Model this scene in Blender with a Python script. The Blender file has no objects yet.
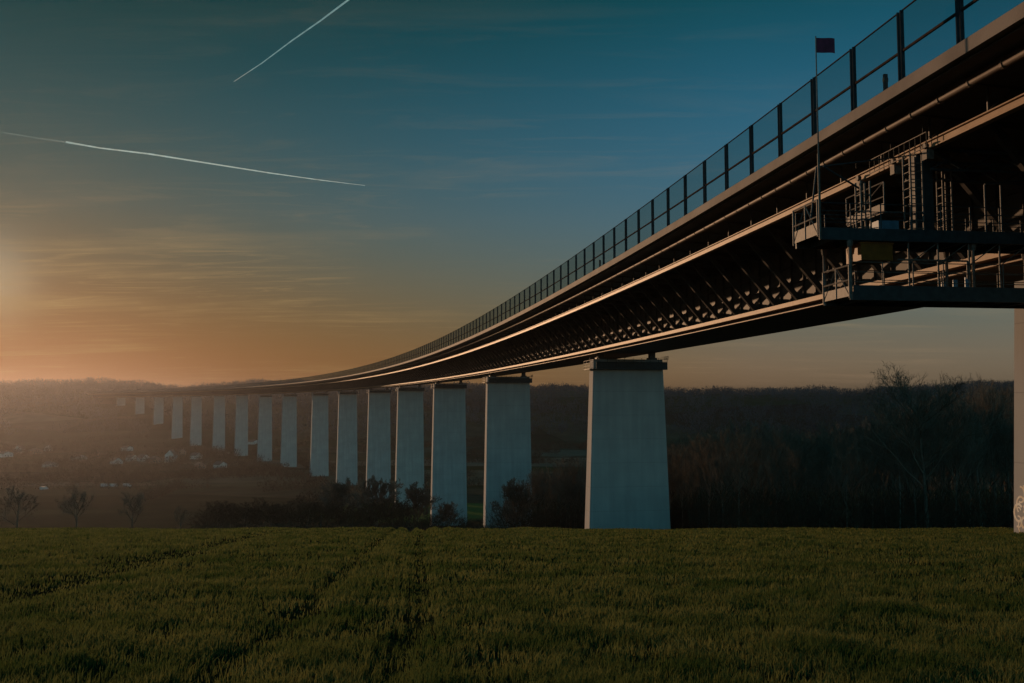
import bpy, math, random
import numpy as np
from mathutils import Vector, Matrix
random.seed(7); rng = np.random.default_rng(11)
sc = bpy.context.scene
col = sc.collection
R = math.radians
F = 900.0; PITCH = 0.0674

# ------------------------------------------------------------------ helpers
def tag(o, label=None, cat=None, group=None, kind=None):
    if label: o['label'] = label
    if cat: o['category'] = cat
    if group: o['group'] = group
    if kind: o['kind'] = kind
    return o

def empty(name, loc=(0, 0, 0), rz=0.0):
    o = bpy.data.objects.new(name, None); o.location = loc; o.rotation_euler = (0, 0, rz)
    o.empty_display_size = 0.5
    col.objects.link(o); return o

def link_mesh(name, me, parent=None):
    o = bpy.data.objects.new(name, me); col.objects.link(o)
    if parent is not None: o.parent = parent
    return o

def fast_mesh(name, V, T, mat, smooth=False, uv=None):
    """V (n,3), T (m,k) faces of equal size"""
    me = bpy.data.meshes.new(name)
    V = np.asarray(V, dtype=np.float32); T = np.asarray(T, dtype=np.int32)
    k = T.shape[1]
    me.vertices.add(len(V)); me.vertices.foreach_set('co', V.ravel())
    me.loops.add(T.size); me.loops.foreach_set('vertex_index', T.ravel())
    me.polygons.add(len(T))
    me.polygons.foreach_set('loop_start', np.arange(0, T.size, k, dtype=np.int32))
    me.update(calc_edges=True)
    if smooth:
        me.polygons.foreach_set('use_smooth', np.ones(len(T), dtype=bool))
    me.materials.append(mat)
    me.validate()
    return me

class MB:
    def __init__(self): self.v = []; self.f = []
    def add(self, vs, fs):
        n = len(self.v); self.v += [tuple(a) for a in vs]; self.f += [tuple(i + n for i in f) for f in fs]
    def hexa(self, c8):
        self.add(c8, [(0, 3, 2, 1), (4, 5, 6, 7), (0, 1, 5, 4), (1, 2, 6, 5), (2, 3, 7, 6), (3, 0, 4, 7)])
    def box(self, x0, x1, y0, y1, z0, z1):
        self.hexa([(x0, y0, z0), (x1, y0, z0), (x1, y1, z0), (x0, y1, z0), (x0, y0, z1), (x1, y0, z1), (x1, y1, z1), (x0, y1, z1)])
    def bar(self, a, b, w, t=None, up=(0, 0, 1)):
        a = Vector(a); b = Vector(b); d = (b - a).normalized(); t = t or w
        u = Vector(up)
        if abs(d.dot(u)) > .95: u = Vector((0, 1, 0))
        s = d.cross(u).normalized() * w / 2; q = s.cross(d).normalized() * t / 2
        self.hexa([a - s - q, a + s - q, a + s + q, a - s + q, b - s - q, b + s - q, b + s + q, b - s + q])
    def tube(self, a, b, r0, r1=None, n=8):
        a = Vector(a); b = Vector(b); d = (b - a).normalized(); r1 = r0 if r1 is None else r1
        u = Vector((0, 0, 1)) if abs(d.z) < .9 else Vector((1, 0, 0))
        s = d.cross(u).normalized(); q = s.cross(d)
        vs = []
        for p, r in ((a, r0), (b, r1)):
            for i in range(n):
                t = 2 * math.pi * i / n; vs.append(p + s * (r * math.cos(t)) + q * (r * math.sin(t)))
        fs = [(i, (i + 1) % n, n + (i + 1) % n, n + i) for i in range(n)]
        fs += [tuple(range(n))[::-1], tuple(range(n, 2 * n))]
        self.add(vs, fs)
    def build(self, name, mat, parent=None, smooth=False):
        me = bpy.data.meshes.new(name); me.from_pydata([tuple(map(float, a)) for a in self.v], [], self.f)
        me.materials.append(mat)
        if smooth:
            for p in me.polygons: p.use_smooth = True
        me.update()
        return link_mesh(name, me, parent)

def copy_tree(o, parent=None):
    c = o.copy(); col.objects.link(c); c.parent = parent
    for ch in list(o.children): copy_tree(ch, c)
    return c

# ------------------------------------------------------------------ materials
def new_mat(name):
    m = bpy.data.materials.new(name); m.use_nodes = True
    nt = m.node_tree; return m, nt, nt.nodes, nt.links, nt.nodes['Principled BSDF']

def mat_noise(name, c1, c2, scale=1.0, rough=.8, metal=0.0, bump=0.0, bscale=None, detail=6, stretch=None, lo=.35, hi=.65, coords='Object', trans=0, spec=.3):
    m, nt, N, L, B = new_mat(name)
    tc = N.new('ShaderNodeTexCoord'); mp = N.new('ShaderNodeMapping')
    L.new(tc.outputs[coords], mp.inputs[0])
    if stretch: mp.inputs['Scale'].default_value = stretch
    nz = N.new('ShaderNodeTexNoise'); nz.inputs['Scale'].default_value = scale; nz.inputs['Detail'].default_value = detail
    L.new(mp.outputs[0], nz.inputs['Vector'])
    cr = N.new('ShaderNodeValToRGB'); cr.color_ramp.elements[0].position = lo; cr.color_ramp.elements[1].position = hi
    cr.color_ramp.elements[0].color = (*c1, 1); cr.color_ramp.elements[1].color = (*c2, 1)
    L.new(nz.outputs['Fac'], cr.inputs[0]); L.new(cr.outputs[0], B.inputs['Base Color'])
    B.inputs['Roughness'].default_value = rough; B.inputs['Metallic'].default_value = metal
    B.inputs['Specular IOR Level'].default_value = spec
    if bump:
        n2 = N.new('ShaderNodeTexNoise'); n2.inputs['Scale'].default_value = bscale or scale * 6; n2.inputs['Detail'].default_value = 4
        L.new(mp.outputs[0], n2.inputs['Vector'])
        bp = N.new('ShaderNodeBump'); bp.inputs['Strength'].default_value = bump; bp.inputs['Distance'].default_value = .05
        L.new(n2.outputs['Fac'], bp.inputs['Height']); L.new(bp.outputs[0], B.inputs['Normal'])
    if trans:
        tr = N.new('ShaderNodeBsdfTranslucent'); L.new(cr.outputs[0], tr.inputs['Color'])
        mx = N.new('ShaderNodeMixShader'); mx.inputs[0].default_value = trans
        L.new(B.outputs[0], mx.inputs[1]); L.new(tr.outputs[0], mx.inputs[2])
        L.new(mx.outputs[0], N['Material Output'].inputs['Surface'])
    return m

M = {}
M['steel'] = mat_noise('deck_steel', (.045, .038, .034), (.075, .064, .056), .7, .6, 0, .15, 12, stretch=(1, 1, 2.5), spec=.35)
M['fascia'] = mat_noise('fascia_concrete', (.18, .145, .122), (.27, .22, .185), .35, .75, 0, .2, 9, spec=.15)
M['girder'] = mat_noise('girder_steel', (.045, .034, .026), (.075, .056, .043), .5, .65, 0, .1, 6, stretch=(1, 1, 3))
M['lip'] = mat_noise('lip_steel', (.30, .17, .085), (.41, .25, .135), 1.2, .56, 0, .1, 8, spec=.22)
M['pipe'] = mat_noise('pipe_steel', (.13, .09, .07), (.2, .145, .11), 1.5, .6, 0)
M['fencepost'] = mat_noise('fence_post_steel', (.02, .026, .032), (.035, .042, .05), 2, .9, 0, spec=0)
M['fencerail'] = mat_noise('fence_rail_steel', (.045, .03, .025), (.07, .047, .038), 2, .9, 0, spec=0)
M['gantry'] = mat_noise('gantry_steel', (.02, .032, .038), (.036, .052, .06), 3, .6, 0, .1, 20)
M['galv'] = mat_noise('galvanised_steel', (.075, .064, .056), (.15, .125, .108), 5, .6, 0, .1, 30)
M['yellow'] = mat_noise('machine_yellow', (.15, .055, .008), (.23, .085, .012), 2.5, .55)
M['bluebox'] = mat_noise('blue_paint', (.05, .13, .2), (.08, .19, .28), 3, .5)
M['flag'] = mat_noise('flag_cloth', (.07, .015, .035), (.11, .02, .05), 3, .9)
M['bark'] = mat_noise('bark', (.09, .07, .056), (.17, .135, .108), 1.5, .95, 0, .4, 12, spec=0)
M['twig'] = mat_noise('twigs', (.105, .082, .062), (.19, .15, .115), .4, .95, spec=0)
M['birch'] = mat_noise('pale_bark', (.16, .14, .12), (.30, .27, .24), 1.2, .9, stretch=(1, 1, .3), spec=0)
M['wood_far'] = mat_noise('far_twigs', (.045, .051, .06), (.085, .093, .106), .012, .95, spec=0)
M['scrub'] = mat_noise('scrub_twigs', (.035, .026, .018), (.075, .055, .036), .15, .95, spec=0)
M['housewall'] = mat_noise('render_wall', (.42, .4, .36), (.6, .58, .54), .4, .85)
M['housewall2'] = mat_noise('brick_wall', (.22, .12, .09), (.32, .19, .14), 1, .9)
M['roof'] = mat_noise('roof_tile', (.07, .05, .045), (.13, .09, .08), 1, .8)
M['glass'] = mat_noise('window_glass', (.03, .035, .04), (.05, .055, .06), 1, .1)
M['carwhite'] = mat_noise('white_car_paint', (.4, .4, .4), (.5, .5, .5), 1, .3)
M['rubber'] = mat_noise('rubber', (.02, .02, .02), (.035, .035, .035), 3, .8)
M['bearing'] = mat_noise('bearing_steel', (.05, .05, .05), (.1, .09, .085), 3, .6)

# pier concrete: formwork joints and streaks
m, nt, N, L, B = new_mat('pier_concrete'); M['concrete'] = m
tc = N.new('ShaderNodeTexCoord'); mp = N.new('ShaderNodeMapping'); mp.inputs['Scale'].default_value = (1.4, 1.4, .12)
L.new(tc.outputs['Object'], mp.inputs[0])
n1 = N.new('ShaderNodeTexNoise'); n1.inputs['Scale'].default_value = .7; n1.inputs['Detail'].default_value = 7; L.new(mp.outputs[0], n1.inputs['Vector'])
n2 = N.new('ShaderNodeTexNoise'); n2.inputs['Scale'].default_value = .25; n2.inputs['Detail'].default_value = 5; L.new(tc.outputs['Object'], n2.inputs['Vector'])
mxm = N.new('ShaderNodeMath'); mxm.operation = 'MULTIPLY'; L.new(n1.outputs['Fac'], mxm.inputs[0]); L.new(n2.outputs['Fac'], mxm.inputs[1])
cr = N.new('ShaderNodeValToRGB'); cr.color_ramp.elements[0].position = .12; cr.color_ramp.elements[1].position = .42
cr.color_ramp.elements[0].color = (.33, .32, .31, 1); cr.color_ramp.elements[1].color = (.43, .415, .40, 1)
L.new(mxm.outputs[0], cr.inputs[0])
wv = N.new('ShaderNodeSeparateXYZ'); L.new(tc.outputs['Object'], wv.inputs[0])
md = N.new('ShaderNodeMath'); md.operation = 'PINGPONG'; md.inputs[1].default_value = 2.0; L.new(wv.outputs['Z'], md.inputs[0])
lt = N.new('ShaderNodeMath'); lt.operation = 'LESS_THAN'; lt.inputs[1].default_value = .035; L.new(md.outputs[0], lt.inputs[0])
mc = N.new('ShaderNodeMixRGB'); mc.blend_type = 'MULTIPLY'; mc.inputs[2].default_value = (.8, .8, .8, 1)
L.new(lt.outputs[0], mc.inputs[0]); L.new(cr.outputs[0], mc.inputs[1]); L.new(mc.outputs[0], B.inputs['Base Color'])
B.inputs['Roughness'].default_value = .85
bp = N.new('ShaderNodeBump'); bp.inputs['Strength'].default_value = .1; bp.inputs['Distance'].default_value = .02
L.new(n1.outputs['Fac'], bp.inputs['Height']); L.new(bp.outputs[0], B.inputs['Normal'])

# transparent fence panel (acrylic with a fine printed mesh)
m, nt, N, L, B = new_mat('fence_panel_acrylic'); M['panel'] = m
tr = N.new('ShaderNodeBsdfTransparent'); tr.inputs[0].default_value = (.88, .93, .91, 1)
mx = N.new('ShaderNodeMixShader')
lw = N.new('ShaderNodeLayerWeight'); lw.inputs['Blend'].default_value = .5
pw = N.new('ShaderNodeMath'); pw.operation = 'POWER'; pw.inputs[1].default_value = 7; L.new(lw.outputs['Facing'], pw.inputs[0])
ma = N.new('ShaderNodeMath'); ma.operation = 'MULTIPLY_ADD'; ma.use_clamp = True; ma.inputs[1].default_value = .85; ma.inputs[2].default_value = .1; L.new(pw.outputs[0], ma.inputs[0]); L.new(ma.outputs[0], mx.inputs[0])
tl = N.new('ShaderNodeBsdfTranslucent'); tl.inputs[0].default_value = (.09, .095, .105, 1)
B.inputs['Base Color'].default_value = (.07, .08, .09, 1); B.inputs['Roughness'].default_value = .7; B.inputs['Specular IOR Level'].default_value = 0
m2 = N.new('ShaderNodeMixShader'); m2.inputs[0].default_value = .6; L.new(B.outputs[0], m2.inputs[1]); L.new(tl.outputs[0], m2.inputs[2])
L.new(tr.outputs[0], mx.inputs[1]); L.new(m2.outputs[0], mx.inputs[2]); L.new(mx.outputs[0], N['Material Output'].inputs['Surface'])

# ------------------------------------------------------------------ bridge geometry (centre line)
PX = (19.5347, 153.9447, .1766, .4179e-3, -.0483e-6)
_SS = np.arange(-420, 1801, 1.0)
_A = PX[2] + PX[3] * _SS + PX[4] * _SS ** 2 / 2
_X = np.cumsum(-np.sin(_A)); _Y = np.cumsum(np.cos(_A))
i0 = 420; _X += PX[0] - _X[i0]; _Y += PX[1] - _Y[i0]
def P(s, d, h):
    x = np.interp(s, _SS, _X); y = np.interp(s, _SS, _Y); a = np.interp(s, _SS, _A)
    return (float(x + d * math.cos(a)), float(y + d * math.sin(a)), float(h))
def HD(s): return float(np.interp(s, _SS, _A))
def ray(u, v):
    a = (u - 512) / F; b = (341.5 - v) / F; c, s = math.cos(PITCH), math.sin(PITCH)
    return np.array([a, c - b * s, s + b * c])

# ------------------------------------------------------------------ terrain
KY = np.array([-9000, -300, 0, 110, 180, 257, 352, 440, 524, 700, 1100, 1190, 1240, 1307, 1374, 1440, 1520, 1650, 1800, 1900, 2100, 3000, 12000.])
KZ = np.array([14, 8, -1.7, -15.7, -26, -37, -47.6, -51, -56, -59, -57.5, -55.5, -50, -30, -16, -5, 8, 22, 36, 42, 46, 36, 30.])
SU = np.array([-400, 0, 40, 80, 110, 140, 165, 185, 210, 235, 270, 300, 380, 540, 600, 667, 760, 813, 859, 887, 945, 1010, 1400])
SV = np.array([380, 378.5, 379, 378.5, 376, 379, 384, 388, 384, 381, 378, 379.5, 382, 384, 387, 389, 391, 386.5, 394, 386.5, 382, 379, 378.])
def trams(x, y):
    """signed distance field of wheel tracks (0 on the track)"""
    t1 = np.interp(y, [4, 9, 12.7, 32, 60, 100, 130], [-.95, -1.15, -1.29, -3.25, -6.1, -10.2, -13.4])
    t2 = np.interp(y, [4, 9, 12.7, 32, 60, 100, 130], [-2.55, -2.85, -3.0, -4.95, -7.8, -11.9, -15.1])
    t3 = np.interp(y, [4, 9, 14.3, 19, 26.4, 42.4, 60, 130], [-7.4, -7.75, -8.1, -8.8, -9.9, -12.3, -15.6, -26])
    t4 = np.interp(y, [4, 19, 26.5, 39, 60, 130], [11.9, 10.4, 9.5, 8.4, 6.0, -2])
    w = np.minimum.reduce([np.abs(x - t1) * 1.1 + .07, np.abs(x - t2) * .9 + .15, np.abs(x - t3) * .42, np.abs(x - t4) * 1.15, np.abs(x - t4 - 1.9) * 1.3])
    return w
def ground(x, y):
    x = np.asarray(x, float); y = np.asarray(y, float)
    z = np.interp(y, KY, KZ)
    yf = np.clip(y, 0, 200)
    zf = -1.7 - .0975 * yf - .000266 * yf * yf
    w = np.clip((y - 85) / 25, 0, 1)
    z = np.where(y < 110, np.where(y > 0, zf, -1.7 - y * .02), z)
    # skyline cap
    u = 512 + F * x / np.maximum(y, 1)
    cap = (402.3 - (np.interp(u, SU, SV) + .9 * np.sin(u / 8.3) + .8 * np.sin(u / 21 + 1)) - 6.6) / F * np.maximum(y, 1)
    k = np.clip((y - 1450) / 300, 0, 1)
    zc = np.minimum(z, cap)
    z = z * (1 - k) + zc * k
    # undulation
    far = np.clip((y - 150) / 300, 0, 1)
    z = z + far * (1.2 * np.sin(x / 90 + 1) * np.sin(y / 130) + .8 * np.sin(x / 37 + y / 55))
    # drilled rows / humps near the crest, left of the middle
    q = x + (y) * .108
    hump = .2 * np.sin(q * 2 * math.pi / 1.25) * np.exp(-((q + .8) / 5.5) ** 2) * np.clip((y - 45) / 25, 0, 1) * np.clip((112 - y) / 15, 0, 1)
    z = z + hump + (.07 * np.sin(x * .31 + 1) + .05 * np.sin(x * .83) + .03 * np.sin(x * 2.1)) * np.clip((y - 50) / 25, 0, 1) * np.clip((112 - y) / 15, 0, 1)
    z = z + np.where((y < 115) & (y > 0), .03 * np.sin(x * 1.3 + y * .4) * np.sin(y * .9 - x * .3), 0)
    ta = trams(x, y); z = z - .05 * np.exp(-(ta / .28) ** 2) * ((y < 125) & (y > -5))
    return z
def gz(x, y): return float(ground(x, y))
def ground_px(u, v, ymin=120):
    r = ray(u, v); ts = np.concatenate([np.arange(ymin, 1900, 1.0)])
    pts = r[None] / r[1] * ts[:, None]; g = ground(pts[:, 0], pts[:, 1])
    i = np.argmax(pts[:, 2] <= g)
    return float(pts[i, 0]), float(pts[i, 1]), float(g[i])

def axis(dense, start, end, grow):
    a = list(np.arange(dense[0], dense[1] + 1e-6, dense[2])); st = dense[2]
    v = a[-1]; s = st
    while v < end: s = min(s * grow, 260); v += s; a.append(v)
    v = a[0]; s = st; b = []
    while v > start: s = min(s * grow, 260); v -= s; b.append(v)
    return np.array(b[::-1] + a)
gx = axis((-34, 34, .25), -8000, 8000, 1.06); gy = axis((2, 112, .5), -4000, 8600, 1.035)
GX, GY = np.meshgrid(gx, gy); GZ = ground(GX, GY)
V = np.stack([GX.ravel(), GY.ravel(), GZ.ravel()], 1)
nx, ny = len(gx), len(gy)
I = np.arange(nx * ny).reshape(ny, nx)
T = np.stack([I[:-1, :-1].ravel(), I[:-1, 1:].ravel(), I[1:, 1:].ravel(), I[1:, :-1].ravel()], 1)

m, nt, N, L, B = new_mat('ground_soil'); M['ground'] = m
tc = N.new('ShaderNodeTexCoord'); sx = N.new('ShaderNodeSeparateXYZ'); L.new(tc.outputs['Object'], sx.inputs[0])
def noise(scale, detail=6, vec=None, stretch=None):
    n = N.new('ShaderNodeTexNoise'); n.inputs['Scale'].default_value = scale; n.inputs['Detail'].default_value = detail
    src = tc.outputs['Object'] if vec is None else vec
    if stretch:
        q = N.new('ShaderNodeMapping'); q.inputs['Scale'].default_value = stretch; L.new(src, q.inputs[0]); src = q.outputs[0]
    L.new(src, n.inputs['Vector']); return n.outputs['Fac']
def ramp(fac, stops):
    r = N.new('ShaderNodeValToRGB'); e = r.color_ramp.elements
    while len(e) < len(stops): e.new(.5)
    for i, (p, c) in enumerate(stops): e[i].position = p; e[i].color = (*c, 1)
    L.new(fac, r.inputs[0]); return r.outputs[0]
near = ramp(noise(1.6, 8), [(.3, (.010, .011, .005)), (.5, (.016, .018, .007)), (.72, (.028, .03, .012))])
vo = N.new('ShaderNodeTexVoronoi'); vo.inputs['Scale'].default_value = .0075
q = N.new('ShaderNodeMapping'); q.inputs['Scale'].default_value = (.45, 1.3, .0); q.inputs['Rotation'].default_value = (0, 0, .25); L.new(tc.outputs['Object'], q.inputs[0]); L.new(q.outputs[0], vo.inputs['Vector'])
sv = N.new('ShaderNodeSeparateColor'); L.new(vo.outputs['Color'], sv.inputs[0])
farc = ramp(sv.outputs[0], [(0, (.03, .024, .018)), (.3, (.03, .042, .018)), (.55, (.075, .058, .04)), (.8, (.026, .036, .014)), (1, (.14, .115, .085))])
mmul = N.new('ShaderNodeMixRGB'); mmul.blend_type = 'MULTIPLY'; mmul.inputs[0].default_value = .6
L.new(farc, mmul.inputs[1]); L.new(ramp(noise(.05, 8), [(.3, (.5, .5, .5)), (.7, (1.2, 1.2, 1.2))]), mmul.inputs[2])
mr = N.new('ShaderNodeMapRange'); mr.inputs[1].default_value = 105; mr.inputs[2].default_value = 150; L.new(sx.outputs['Y'], mr.inputs[0])
dv = N.new('ShaderNodeVectorMath'); dv.operation = 'DISTANCE'; dv.inputs[1].default_value = (-42, 425, -50); L.new(tc.outputs['Object'], dv.inputs[0])
dm = N.new('ShaderNodeMapRange'); dm.inputs[1].default_value = 62; dm.inputs[2].default_value = 50; L.new(dv.outputs['Value'], dm.inputs[0])
mead = N.new('ShaderNodeMixRGB'); L.new(dm.outputs[0], mead.inputs[0]); L.new(mmul.outputs[0], mead.inputs[1]); mead.inputs[2].default_value = (.09, .12, .035, 1)
mm = N.new('ShaderNodeMixRGB'); L.new(mr.outputs[0], mm.inputs[0]); L.new(near, mm.inputs[1]); L.new(mead.outputs[0], mm.inputs[2])
L.new(mm.outputs[0], B.inputs['Base Color']); B.inputs['Roughness'].default_value = 1; B.inputs['Specular IOR Level'].default_value = 0
bp = N.new('ShaderNodeBump'); bp.inputs['Strength'].default_value = .8; bp.inputs['Distance'].default_value = .08
L.new(noise(5, 6), bp.inputs['Height']); L.new(bp.outputs[0], B.inputs['Normal'])
g = link_mesh('ground', fast_mesh('ground', V, T, M['ground'], smooth=True)); tag(g, kind='structure')

# ------------------------------------------------------------------ grass (winter cereal)
def make_grass():
    N0 = 620000
    yy = np.exp(rng.uniform(math.log(4.5), math.log(100), N0))
    # density ~ 1/y^2 : x spread proportional to y
    xx = rng.uniform(-.74, .74, N0) * (yy + 1.0)
    # drilled rows, running away slightly left
    q = xx + yy * .108
    row = .16
    qi = np.round(q / row) * row + rng.normal(0, .042, N0)
    xx = np.where(yy < 30, qi - yy * .108, xx)
    # clumping
    cl = np.sin(xx * 1.9 + 1.3 * np.sin(yy * 1.1)) * np.sin(yy * 2.3 + 1.7 * np.sin(xx * .9)) + .6 * np.sin(xx * .43 + yy * .21) * np.sin(yy * .37 - xx * .2) \
        + 1.1 * np.sin(xx * 6.1 + yy + 1.5 * np.sin(yy * 2.7)) * np.sin(yy * 5.3 - xx * 2.2 + 1.4 * np.sin(xx * 3.3))
    rowm = np.sin((xx + yy * .108) * 2 * math.pi / 1.25 + .6 * np.sin(yy * .15)); cl = cl * .6 + .24 * rowm * np.clip((7 - xx) / 6, .25, 1)
    ta = trams(xx, yy)
    keep = (rng.uniform(0, 1, N0) < np.clip(.68 + .38 * cl, .16, 1)) & (rng.uniform(0, 1, N0) < np.clip((ta - .03) / .4, .5, 1))
    xx, yy, cl, ta = xx[keep], yy[keep], cl[keep], ta[keep]
    n = len(xx); zz = ground(xx, yy)
    hgt = (.105 + .04 * cl + rng.normal(0, .025, n)) * np.clip(.5 + ta * 1.4, .5, 1.0)
    hgt = np.clip(hgt, .04, .3)
    w = np.maximum(.0045, .55 * yy / 900)
    ang = rng.uniform(0, 2 * math.pi, n); lean = rng.normal(.25, .35, n) * hgt
    la = rng.uniform(0, 2 * math.pi, n)
    sxv = np.cos(ang) * w; syv = np.sin(ang) * w
    lx = np.cos(la) * lean + hgt * .12; ly = np.sin(la) * lean
    b0 = np.stack([xx - sxv, yy - syv, zz - .02], 1); b1 = np.stack([xx + sxv, yy + syv, zz - .02], 1)
    m0 = np.stack([xx - sxv * .8 + lx * .35, yy - syv * .8 + ly * .35, zz + hgt * .6], 1)
    m1 = np.stack([xx + sxv * .8 + lx * .35, yy + syv * .8 + ly * .35, zz + hgt * .6], 1)
    tp = np.stack([xx + lx, yy + ly, zz + hgt], 1)
    Vv = np.stack([b0, b1, m0, m1, tp], 1).reshape(-1, 3)
    k = np.arange(n)[:, None] * 5
    Tt = np.concatenate([k + np.array([[0, 1, 3]]), k + np.array([[0, 3, 2]]), k + np.array([[2, 3, 4]])])
    mt = mat_noise('grass_blades', (.052, .080, .02), (.165, .16, .05), .9, .9, trans=.45, detail=9, spec=0)
    me = fast_mesh('grass', Vv, Tt, mt)
    o = link_mesh('grass', me); tag(o, 'short green winter cereal in drilled rows covering the sloping field', 'grass', kind='stuff')
make_grass()

# ------------------------------------------------------------------ viaduct
S0, S1 = -330.0, 1570.0
def sweep(profile, s0, s1, step, name, mat, parent, closed=True, smooth=False):
    n = max(1, int(round((s1 - s0) / step))); k = len(profile); V = []; Fc = []
    for i in range(n + 1):
        s = s0 + (s1 - s0) * i / n
        for d, h in profile: V.append(P(s, d, h))
    for i in range(n):
        for j in range(k if closed else k - 1):
            a = i * k + j; b = i * k + (j + 1) % k
            Fc.append((a, b, b + k, a + k))
    if closed:
        Fc.append(tuple(range(k))[::-1]); Fc.append(tuple(n * k + j for j in range(k)))
    me = bpy.data.meshes.new(name); me.from_pydata(V, [], Fc); me.materials.append(mat)
    if smooth:
        for p in me.polygons: p.use_smooth = len(p.vertices) == 4
    me.update(); return link_mesh(name, me, parent)
def rect(d0, d1, h0, h1): return [(d0, h0), (d1, h0), (d1, h1), (d0, h1)]

br = empty('viaduct_superstructure', P(0, 0, 0))
tag(br, 'long curved steel motorway viaduct deck with sunlit edges, resting on the row of tall piers', 'bridge')
inv = Matrix.Translation(Vector(P(0, 0, 0))).inverted()
def adopt(root, objs):
    mi = root.matrix_basis.inverted()
    for o in objs:
        if o.type == 'MESH' and o.data.users == 1:
            o.data.transform(mi)
BR = []
BR.append(sweep([(-17.5, 15.0), (-17.5, 14.75), (-13.0, 14.5), (-6.6, 14.35), (6.6, 14.75), (13, 14.9), (17.5, 15.15), (17.5, 15.45)], S0, S1, 10, 'deck_slab', M['steel'], br))
BR.append(sweep([(-17.9, 14.86), (-17.502, 14.86), (-17.502, 15.38), (-17.62, 15.5), (-17.86, 15.5), (-17.9, 15.46)], S0, S1, 10, 'edge_beam', M['fascia'], br))
BR.append(sweep(rect(17.502, 17.9, 15.1, 15.75), S0, S1, 10, 'edge_beam', M['fascia'], br))
pp = [(-16.25 + .17 * math.cos(t), 14.38 + .17 * math.sin(t)) for t in [2 * math.pi * i / 10 for i in range(10)]]
BR.append(sweep(pp, S0, S1, 10, 'drain_pipe', M['pipe'], br, smooth=True))
# stringer (I section) carrying the struts and the gantry rail
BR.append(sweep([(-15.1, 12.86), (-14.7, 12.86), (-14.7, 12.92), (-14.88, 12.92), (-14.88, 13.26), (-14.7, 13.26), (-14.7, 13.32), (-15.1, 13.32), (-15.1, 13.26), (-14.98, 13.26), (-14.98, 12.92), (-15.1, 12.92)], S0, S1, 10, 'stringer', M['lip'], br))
BR.append(sweep(rect(12.8, 13.2, 13.9, 14.45), S0, S1, 10, 'stringer', M['steel'], br))
BR.append(sweep([(-6.2, 8.2), (6.1, 8.62), (6.1, 14.7), (-6.2, 14.34)], S0, S1, 10, 'box_girder', M['girder'], br))
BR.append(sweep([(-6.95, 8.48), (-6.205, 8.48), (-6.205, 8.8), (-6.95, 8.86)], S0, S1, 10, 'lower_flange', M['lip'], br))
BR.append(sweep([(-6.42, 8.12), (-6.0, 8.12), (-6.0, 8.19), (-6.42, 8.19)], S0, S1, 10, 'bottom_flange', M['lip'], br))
BR.append(sweep([(6.105, 8.7), (6.9, 8.8), (6.9, 9.1), (6.105, 9.1)], S0, S1, 10, 'lower_flange', M['girder'], br))
PS = 4.5955; PH = -114.984
def ribs(s, sgn, mb):
    t = .19
    a = HD(s)
    def q(ds, d, h): return P(s + ds, d, h)
    hb = .0 if sgn < 0 else .35
    # cross beam under the slab (tapered web)
    mb.hexa([q(-.1, sgn * 15.9, 14.62 + hb), q(.1, sgn * 15.9, 14.62 + hb), q(.1, sgn * 6.25, 13.7 + hb), q(-.1, sgn * 6.25, 13.7 + hb),
             q(-.1, sgn * 15.9, 14.66 + hb), q(.1, sgn * 15.9, 14.66 + hb), q(.1, sgn * 6.25, 14.4 + hb), q(-.1, sgn * 6.25, 14.4 + hb)])
def strut(s, sgn, mb):
    hb = .0 if sgn < 0 else .35
    A_ = Vector(P(s, sgn * 11.4, 14.2 + hb)); B_ = Vector(P(s, sgn * 6.75, 8.95 + hb)); al = Vector(P(s + 1, 0, 0)) - Vector(P(s, 0, 0))
    al.normalize(); d = (B_ - A_).normalized(); nrm = al.cross(d).normalized()
    w = .17; hgt = .2
    # I-section: two flanges + web
    for off in (-hgt, hgt):
        c = nrm * off
        mb.hexa([A_ - al * w + c - nrm * .02, A_ + al * w + c - nrm * .02, A_ + al * w + c + nrm * .02, A_ - al * w + c + nrm * .02,
                 B_ - al * w + c - nrm * .02, B_ + al * w + c - nrm * .02, B_ + al * w + c + nrm * .02, B_ - al * w + c + nrm * .02])
    mb.hexa([A_ - al * .02 - nrm * (hgt - .02), A_ + al * .02 - nrm * (hgt - .02), A_ + al * .02 + nrm * (hgt - .02), A_ - al * .02 + nrm * (hgt - .02),
             B_ - al * .02 - nrm * (hgt - .02), B_ + al * .02 - nrm * (hgt - .02), B_ + al * .02 + nrm * (hgt - .02), B_ - al * .02 + nrm * (hgt - .02)])
    # gusset plate at the foot
    mb.bar(Vector(P(s, sgn * 6.6, 8.87 + hb)), Vector(P(s, sgn * 6.6, 9.5 + hb)), .5, .04)
st = [PH + PS * .5 + i * PS for i in range(-3, 365)]
st = [s for s in st if s < S1 - 5]
for i, s in enumerate(st[:98]):
    mb = MB(); strut(s, -1, mb); BR.append(mb.build('strut', M['steel'], br))
mb = MB()
for s in st[98:]: strut(s, -1, mb)
o = mb.build('strut', M['steel'], br); o['kind'] = 'stuff'; BR.append(o)
mb = MB()
for s in st: strut(s, 1, mb)
o = mb.build('far_side_struts', M['steel'], br); o['kind'] = 'stuff'; BR.append(o)
mb = MB()
for s in st: ribs(s, -1, mb); ribs(s, 1, mb)
o = mb.build('cross_beams', M['steel'], br); o['kind'] = 'stuff'; BR.append(o)
mb = MB()
for s in st:
    mb.bar(P(s, -14.9, 13.325), P(s, -14.9, 14.65), .09); mb.bar(P(s, -14.9, 13.4), P(s, -13.6, 14.5), .07)
o = mb.build('stringer_hangers', M['steel'], br); o['kind'] = 'stuff'; BR.append(o)
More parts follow.
